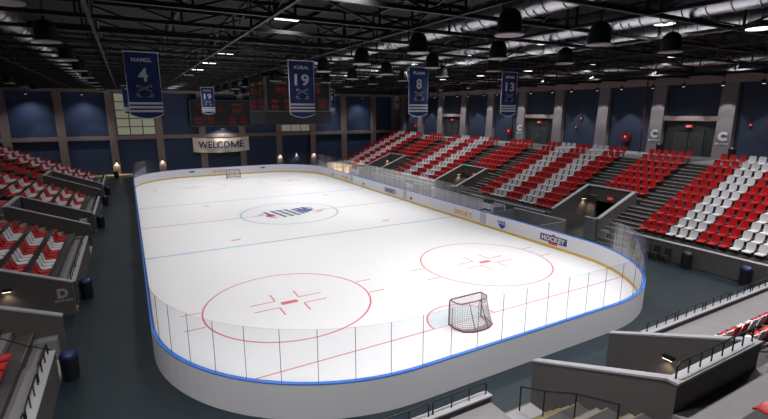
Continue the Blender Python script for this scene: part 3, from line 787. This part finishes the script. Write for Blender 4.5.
# ------------------------------------------------------------------ banners
def banner(name_txt, num, x, y, label):
    t = thing('hanging_banner', label, 'banner', (x, y, 12.15), 0, 'blue number banners')
    w, hh = .71, 2.75
    MB().tube([(-w-.06,0,0),(w+.06,0,0)], .03, 8).build('top_rod', M_rim, t)
    c = MB(); NS = 8
    def wav(xx, z): return .035*math.sin(xx*3+z*1.3)*min(1, -z)
    zs = [0, -.35, -.9, -1.4, -1.95, -2.28, -2.38, -2.46, -2.56, -2.64, -2.74, -2.82]
    mi = [0, 0, 0, 0, 0, 1, 0, 1, 0, 1, 0]
    for sgn in (1, -1):
        for r in range(len(zs)-1):
            for k in range(NS):
                xa, xb = -w+2*w*k/NS, -w+2*w*(k+1)/NS
                q = [(xa, wav(xa,zs[r+1])-.006*sgn, zs[r+1]), (xb, wav(xb,zs[r+1])-.006*sgn, zs[r+1]), (xb, wav(xb,zs[r])-.006*sgn, zs[r]), (xa, wav(xa,zs[r])-.006*sgn, zs[r])]
                c.face(q if sgn == 1 else q[::-1], mi[r])
        for k in range(NS):       # curved lower hem
            xa, xb = -w+2*w*k/NS, -w+2*w*(k+1)/NS; hz = lambda a: -2.82-.2*(1-(a/w)**2)
            q = [(xa, wav(xa,-2.8)-.006*sgn, hz(xa)), (xb, wav(xb,-2.8)-.006*sgn, hz(xb)), (xb, wav(xb,-2.82)-.006*sgn, -2.82), (xa, wav(xa,-2.82)-.006*sgn, -2.82)]
            c.face(q if sgn == 1 else q[::-1], 0)
            hz2 = lambda a: hz(a)-.05
            q = [(xa, wav(xa,-2.8)-.006*sgn, hz2(xa)), (xb, wav(xb,-2.8)-.006*sgn, hz2(xb)), (xb, wav(xb,-2.8)-.006*sgn, hz(xb)), (xa, wav(xa,-2.8)-.006*sgn, hz(xa))]
            c.face(q if sgn == 1 else q[::-1], 1)
    for s in (-1, 1): c.box(s*w-.015, s*w+.015, -.02+wav(s*w,-1.3), .02+wav(s*w,-1.3), -2.82, 0, 1)
    c.build('cloth', [M_banner, M_bwhite], t)
    q = MB(); put_text(q, name_txt, 0, -.05, -.36, .17*len(name_txt), .18, 0, .03); q.build('name_lettering', M_bwhite, t)
    q = MB(); put_text(q, num, 0, -.055, -1.02, .4 if len(num) == 1 else .82, .62, 0, .025); q.build('number', M_bwhite, t)
    q = MB()                     # crossed sticks over two skates
    for s in (-1, 1):
        q.bar((-.3*s,-.06,-1.5), (.3*s,-.06,-1.78), .05, .08); q.bar((.22*s,-.062,-1.96), (.36*s,-.062,-1.9), .05, .12); q.bar((.1*s,-.062,-2.02), (.34*s,-.062,-2.02), .05, .05)
        q.bar((.3*s,-.062,-1.5), (.3*s,-.062,-1.62), .05, .06)
    q.build('emblem', M_bgrey, t)
    for s in (-1, 1): MB().tube([(s*w*.8,0,.0),(s*w*.8,0,.45)], .012, 5).build('cord', M_black, t)
for y, row in ((-16.2, 'front'), (17.0, 'distant')):
    for x, nm, num in ((-11.78, 'NAMSL', '4'), (-4.02, 'KUBAL', '19'), (3.68, 'FLINN', '8'), (11.4, 'MEYER', '13')):
        banner(nm, num, x-(.25 if y > 0 and x < -9 else 0), y, 'blue banner with white number %s and white stripes, %s row over the ice' % (num, row))
# welcome banner
wb = thing('welcome_banner', 'cream cloth banner reading WELCOME hung on the far wall', 'banner', (.38, 35.9, 4.2))
c = MB(); W = 4.3; N = 24
def top(x): return 1.2-.24*(1-(x/W)**2)
def bot(x): return -1.18+.12*(x/W)**2-.12*(1-(x/W)**2)
def wy(x, v): return .07*math.sin(x*2.4+v*2)
for s in (1, -1):
    for k in range(N):
        xa, xb = -W+2*W*k/N, -W+2*W*(k+1)/N
        for v in range(4):
            f = lambda x, v: bot(x)+(top(x)-bot(x))*v/4
            q = [(xa, wy(xa,v)-.01*s, f(xa,v)), (xb, wy(xb,v)-.01*s, f(xb,v)), (xb, wy(xb,v+1)-.01*s, f(xb,v+1)), (xa, wy(xa,v+1)-.01*s, f(xa,v+1))]
            c.face(q if s == 1 else q[::-1])
c.build('cloth', M_cloth, wb)
q = MB(); q0 = MB()
put_text(q0, 'WELCO', -1.15, 0, 0, 4.75, 1.1, 0, .02); put_text(q0, 'E', 3.15, 0, 0, .72, 1.05, 0, .02)
for a, b in (((1.5,0,-.53),(1.5,0,.53)), ((2.55,0,-.53),(2.55,0,.53))): q0.bar(a, b, .19, .02)
for a, b in (((1.47,0,.5),(2.02,0,-.45)), ((2.58,0,.5),(2.03,0,-.45))): q0.bar(a, b, .02, .2)
q.add([(x, y-.12, z+.1-.12*(1-(x/3.6)**2)) for x, y, z in q0.v], q0.f, Matrix()); q.build('lettering', M_text, wb)
for s in (-1, 1): MB().tube([(s*W,0,top(W)),(s*(W+.1),.3,top(W)+.5)], .015, 5).build('cord', M_black, wb)

# ------------------------------------------------------------------ scoreboards
def led_face(t, parent_m, w, h, name='screen', seed=0):
    """screen w x h in local XZ facing -Y, placed by matrix"""
    def tr(mb): mb.v = [tuple(parent_m @ Vector(p)) for p in mb.v]; return mb
    s = tr(MB().box(-w/2, w/2, -.05, .02, -h/2, h/2)).build(name, M_score, t)
    fr = MB()
    for q in ((-w/2-.05,w/2+.05,h/2,h/2+.07),(-w/2-.05,w/2+.05,-h/2-.07,-h/2),(-w/2-.07,-w/2,-h/2-.07,h/2+.07),(w/2,w/2+.07,-h/2-.07,h/2+.07)): fr.box(q[0],q[1],-.09,.02,q[2],q[3])
    tr(fr).build('screen_frame', M_frame, s)
    for body, x, z, ww, hh in (('90', -.28, .12, .16, .2), ('69', .28, .12, .16, .2), ('0', 0, .14, .06, .16)):
        d = MB(); put_text(d, body, x*w, -.06, z*h, ww*w, hh*h, 0, .02); tr(d).build('digits', M_ledr, s)
    for i in range(2):
        for sx in (-1, 1):
            for j in range(2): d = MB(); put_text(d, '88', sx*(.18+.2*i)*w, -.06, (-.2-.17*j)*h, .1*w, .12*h, 0, .02); tr(d).build('digits', M_ledr, s)
    for sx, b in ((-1, 'HOME'), (1, 'GUEST')):
        d = MB(); put_text(d, b, sx*.28*w, -.06, .34*h, .2*w, .08*h, 0, .02); tr(d).build('team_lettering', M_ledy, s)
        d = MB(); put_text(d, 'PLAYER', sx*.28*w, -.06, -.06*h, .3*w, .045*h, 0, .01); tr(d).build('caption_lettering', M_ledg, s)
sb = thing('scoreboard', 'black four sided scoreboard cube hanging above centre ice', 'scoreboard', (.6, 0, 8.35))
MB().box(-2.95, 2.95, -2.1, 3.4, 0, 1.0).build('lower_body', M_scoreg, sb)
MB().box(-2.85, 2.85, -2.0, 3.3, 1.0, 4.05).build('upper_body', M_score, sb)
for k, (dx, dy, rz, w) in enumerate(((0, -2.05, 0, 5.6), (0, 3.35, PI, 5.6), (-2.9, .65, -PI/2, 5.1), (2.9, .65, PI/2, 5.1))):
    led_face(sb, Matrix.Translation((dx, dy, 2.5)) @ Matrix.Rotation(rz, 4, 'Z'), w, 2.75)
for sx in (-1, 1):
    for sy in (-1, 1): MB().tube([(sx*2.2,sy*1.2,4.05),(sx*2.2,sy*1.2,5.2)], .04, 6).build('hanger', M_black, sb)
fb = thing('scoreboard', 'wide dark scoreboard mounted on the far wall over the WELCOME banner', 'scoreboard', (.55, 35.7, 9.1))
MB().box(-4.6, 4.6, -.2, .3, -2.1, 2.1).build('body', M_scoreg, fb)
led_face(fb, Matrix.Translation((0, -.22, 0)), 9.0, 3.9)

# ------------------------------------------------------------------ roof: trusses, ducts, lamps
ZB, ZC = 12.5, 13.5
DX = (-.35, 4.75, 8.75, 24.5, -16.4, -24.9)
def truss(along, c, a0, a1, panel=3.05, cw=.13):
    P = (lambda t, z: (t, c, z)) if along == 'x' else (lambda t, z: (c, t, z))
    ch = MB().bar(P(a0, ZB), P(a1, ZB), cw, cw); o = struct('roof_truss', ch, M_steel)
    MB().bar(P(a0, ZC), P(a1, ZC), cw, cw).build('top_chord', M_steel, o)
    w = MB(); n = int((a1-a0)/panel); p = (a1-a0)/n
    hit = lambda u, v: along == 'x' and any(u-.5 < d < v+.5 for d in DX)
    for i in range(n):
        t = a0+i*p
        if hit(t, t+p):
            if not hit(t, t): w.bar(P(t, ZB), P(t, ZC), .07, .07)
            continue
        w.bar(P(t, ZB), P(t, ZC), .07, .07)
        if i % 2 == 0: w.bar(P(t, ZC), P(t+p, ZB), .065, .065)
        else: w.bar(P(t, ZB), P(t+p, ZC), .065, .065)
    w.build('web', M_steel, o)
y = -49.9
while y < 36: truss('x', y, XL+.2, XR-.2); y += 3.04
for x in (-28.9, -23.7, -18.6, -13.4, -8.2, -3., 2.2, 7.4, 12.6, 17.8, 23., 28.2): truss('y', x+.0, YN+.2, YF-.2, 3.04, .11)
# purlins under the deck
for k in range(10):
    x = -29.5+6.6*k; struct('roof_purlin', MB().box(x-.1, x+.1, YN, YF, ZD-.22, ZD), M_steel)
def duct(label, x, y0, y1, z=13.0, r=.41):
    t = thing('air_duct', label, 'duct', (x, y0, z), 0, 'spiral air ducts')
    L = y1-y0; n = int(L/.75); pr = []
    pts, rs = [], []
    for i in range(n):
        a = L*i/n; b = L*(i+1)/n
        pts += [(0,a,0),(0,a+.02,0),(0,b-.07,0),(0,b-.05,0),(0,b-.01,0)]; rs += [r, r, r, r+.035, r+.035]
    MB().tube(pts, rs, 20).build('duct_tube', M_duct, t, True)
    for i in range(0, n, 6):
        a = L*i/n+.4
        MB().tube([(-r-.03,a,0),(-r*.6,a,-r*.85),(0,a,-r-.03),(r*.6,a,-r*.85),(r+.03,a,0)], .02, 5).build('strap', M_black, t)
DUCTS = ((-.35, 'first'), (4.75, 'second'), (8.75, 'third'), (24.5, 'outermost'))
for x, l in DUCTS: duct('round spiral metal air duct under the roof, %s right of centre' % l, x, -48, 35)
duct('round spiral metal air duct under the roof over the left stand', -16.4, -48, 35)
duct('round spiral metal air duct under the roof along the left wall', -24.9, -48, 35)

# high bay can lamps: black hood, pale rim, lens
def lamp_light(name, loc, power, size=.5, spread=None, spot=None, color=(1,.985,.96), blend=.5):
    if spot:
        ld = bpy.data.lights.new(name, 'SPOT'); ld.spot_size = math.radians(spot); ld.spot_blend = blend; ld.shadow_soft_size = size
    else:
        ld = bpy.data.lights.new(name, 'AREA'); ld.shape = 'DISK'; ld.size = size; ld.spread = math.radians(spread or 160)
    ld.energy = power; ld.color = color
    return ld
def instance_light(ld, parent, z):
    lo = bpy.data.objects.new(ld.name, ld); COL.objects.link(lo); lo.parent = parent; lo.location = (0, 0, z); return lo
LD_can = lamp_light('can_light', None, 365, .3, spot=88, blend=.8)
LD_end = lamp_light('can_light', None, 190, .3, spot=88, blend=.8)
can = None
for r_, (x, xl) in enumerate(((-2.3, 'left'), (1.9, 'middle'), (6.2, 'right'))):
    for k in range(13):
        y = -30.2+5.0*k
        lab = 'black can lamp with pale rim, %s lamp row, %s from the near end' % (xl, ORD[k+1])
        if x < 4 and -2.8 < y < 4.8: continue
        if can is None:
            can = thing('can_lamp', lab, 'lamp', (x, y, 11.7), 0, 'high bay can lamps')
            MB().lathe([(.36,.05),(.37,.3),(.35,.5),(.29,.64),(.17,.74),(.06,.78)], n=20).build('hood', M_hood, can, True)
            MB().lathe([(.33,.0),(.44,0),(.44,.04),(.33,.05)], n=20).build('rim', M_rim, can)
            MB().lathe([(.32,.022),(.32,.04)], n=20).build('lens', M_lamp, can)
            MB().tube([(0,0,.76),(0,0,1.9)], .02, 6).build('stem', M_black, can)
            t = can
        else:
            t = copy_tree(can); t.location = (x, y, 11.7); t['label'] = lab
        instance_light(LD_end if k in (0, 12) else LD_can, t, -.03)
# slim rectangular lights over the left half of the ice, round lamps over the stands
LD_pan = lamp_light('panel_light', None, 115, .9, spread=125)
pl = None
def panel(x, y, lab, ld):
    global pl
    if pl is None:
        pl = thing('panel_light', lab, 'lamp', (x, y, 13.0), 0, 'slim ceiling lights')
        MB().box(-.5, .5, -.2, .2, 0, .12).build('housing', M_black, pl); MB().box(-.46, .46, -.17, .17, -.03, 0).build('diffuser', M_lamp, pl)
        for s in (-.4, .4): MB().tube([(s,0,.12),(s,0,1.7)], .015, 5).build('hanger', M_black, pl)
        t = pl
    else: t = copy_tree(pl); t.location = (x, y, 13.0); t['label'] = lab
    instance_light(ld, t, -.06)
for k in range(10): panel(-6.75, -28.99+6.42*k, 'slim white ceiling light over the left half of the ice, %s from the near end' % ORD[k+1], LD_pan)
LD_in = lamp_light('inner_light', None, 125, .6, spread=125)
LD_std = lamp_light('stand_light', None, 54, .6, spread=140)
LD_l1 = lamp_light('left_light', None, 45, .6, spread=140)
for x, nm, ld, y0 in ((-14.9, 'over the left floor strip', LD_l1, -27), (-21.6, 'over the left seats', LD_std, -29)):
    for k in range(9):
        t = copy_tree(can); t.location = (x, y0+7*k, 11.9); t['label'] = 'black can lamp %s, %s from the near end' % (nm, ORD[k+1])
        for c in list(t.children):
            if c.type == 'LIGHT': bpy.data.objects.remove(c)
        instance_light(ld, t, -.03)
rl = None
for xi, (x, xl) in enumerate(((6.95, 'inner'), (19.2, 'middle'), (28.0, 'outer'))):
    for k in range(9):
        y = -29.4+6.35*k
        lab = 'round white lamp over the right side, %s line, %s from the near end' % (xl, ORD[k+1])
        if rl is None:
            rl = thing('round_lamp', lab, 'lamp', (x, y, 12.95), 0, 'round ceiling lamps')
            MB().lathe([(.42,0),(.42,.06),(.3,.2),(.08,.24)], n=20).build('hood', M_black, rl, True); MB().lathe([(.38,-.02),(.38,0)], n=20).build('lens', M_lamp, rl)
            MB().tube([(0,0,.24),(0,0,.4)], .02, 6).build('stem', M_black, rl); t = rl
        else: t = copy_tree(rl); t.location = (x, y, 12.95); t['label'] = lab
        instance_light(LD_in if xi == 0 else LD_std, t, -.05)
LD_nearfill = lamp_light('near_fill', None, 400, .6, spread=140)  # fill lamps added over the near stand to brighten the outer boards and treads
for k in range(6):
    t = copy_tree(rl); t.location = (-22+9*k, -33.6, 12.0); t['label'] = 'added round white fill lamp over the stand behind the near goal, %s from the left' % ORD[k+1]
    instance_light(LD_nearfill, t, -.05)
# wall washers along the right and far walls
ww = None
LD_f = lamp_light('far_wash', None, 520, .08, spot=105, color=(.95,.96,1), blend=.9)
LD_w = lamp_light('wall_wash', None, 430, .08, spot=62, color=(.95,.96,1), blend=.35)
def washer(x, y, lab, tilt, ld=None):
    global ww
    if ww is None:
        ww = thing('wall_washer', lab, 'lamp', (x, y, 11.6), 0, 'wall washer lamps')
        MB().lathe([(.13,0),(.15,.05),(.15,.3),(.05,.36)], n=14).build('hood', M_black, ww, True); MB().lathe([(.12,-.01),(.12,.01)], n=14).build('lens', M_lamp, ww)
        MB().tube([(0,0,.34),(0,0,.9)], .015, 5).build('stem', M_black, ww); t = ww
    else: t = copy_tree(ww); t.location = (x, y, 11.6); t['label'] = lab
    instance_light(ld or LD_w, t, -.03).rotation_euler = tilt
for k, (a, b) in enumerate(zip(COLY, COLY[1:])):
    if -32 < a < 33: washer(XR-2.1, (a+b)/2, 'small black wall washer lamp before the right wall, %s from the near end' % ORD[max(1, k-2)], (0, -.2, 0))
LD_c = lamp_light('column_wash', None, 480, .06, spot=44, color=(1,.98,.97), blend=.4)
for k, a in enumerate(y for y in COLY if -32 < y < 33): washer(XR-1.75, a, 'small black lamp before a grey wall column, %s from the near end' % ORD[k+1], (0, -.08, 0), LD_c)
for k, x in enumerate((-29.8, -23.7, -17.6, 18.9, 25.0)):
    washer(x, YF-2.1, 'small black wall washer lamp before the far wall, %s from the left' % ORD[k+1], (.3, 0, 0), LD_f)
t = thing('banner_lamp', 'small black lamp under the far scoreboard lighting the WELCOME banner', 'lamp', (.5, 35.0, 6.8))
MB().box(-.25, .25, -.12, .12, -.12, 0).build('housing', M_black, t); MB().box(-.22, .22, -.1, .1, -.14, -.12).build('lens', M_lamp, t)
MB().bar((0, .1, -.06), (0, 1.45, -.06), .05, .05).build('bracket', M_black, t)
ld = bpy.data.lights.new('banner_light', 'SPOT'); ld.energy = 420; ld.color = (1, .95, .88); ld.spot_size = math.radians(150); ld.spot_blend = .6; ld.shadow_soft_size = .15
lo = bpy.data.objects.new('banner_light', ld); COL.objects.link(lo); lo.parent = t; lo.location = (0, 0, -.16); lo.rotation_euler = (math.radians(15), 0, 0)
# black chairs against the right front wall
ch = None
for k in range(4):
    lab = 'black chair standing against the right front wall, %s from the near bin' % ORD[4-k]
    if ch is None:
        ch = thing('chair', lab, 'chair', (16.45, -23.6, 0), PI/2, 'black chairs by the right front wall')
        MB().box(-.22,.22,-.2,.22,.42,.46).build('seat', M_hood, ch); MB().hexa([(-.21,-.22,.5),(.21,-.22,.5),(.21,-.18,.5),(-.21,-.18,.5),(-.2,-.3,.88),(.2,-.3,.88),(.2,-.27,.88),(-.2,-.27,.88)]).build('backrest', M_hood, ch)
        for sx in (-.2,.2):
            MB().bar((sx,.2,0),(sx,.18,.42),.03,.03).build('leg', M_black, ch); MB().bar((sx,-.22,0),(sx,-.21,.52),.03,.03).build('leg', M_black, ch)
    else:
        t = copy_tree(ch); t.location = (16.45, -23.6-.68*k, 0); t['label'] = lab
# column lamps at the foot of the far wall
for k, x in enumerate((-14.55, -8.45, 9.85, 15.95, 12.9)):
    t = thing('column_lamp', 'small warm lamp on the far wall behind the rink glass, %s from the left' % ORD[k+1], 'lamp', (x, YF-.42 if k < 4 else YF, 2.1), 0, 'far wall lamps')
    MB().box(-.12, .12, -.14, 0, 0, .22).build('housing', M_black, t); MB().box(-.1, .1, -.13, -.01, -.03, 0).build('lens', M_lampw, t)
    ld = bpy.data.lights.new('column_light', 'SPOT'); ld.energy = 90; ld.color = (1, .85, .68); ld.spot_size = math.radians(110); ld.spot_blend = .6
    lo = bpy.data.objects.new('column_light', ld); COL.objects.link(lo); lo.parent = t; lo.location = (0, -.12, -.06)

# ------------------------------------------------------------------ world and view
w = bpy.data.worlds.new('world'); SC.world = w; w.use_nodes = True
w.node_tree.nodes['Background'].inputs[0].default_value = (.02, .021, .025, 1); w.node_tree.nodes['Background'].inputs[1].default_value = 1
SC.view_settings.view_transform = 'Standard'; SC.view_settings.look = 'None'; SC.view_settings.gamma = 1; SC.view_settings.exposure = .08
SC.view_settings.use_curve_mapping = False
SC.cycles.max_bounces = 8; SC.cycles.transparent_max_bounces = 16
SC.cycles.sample_clamp_indirect = 4
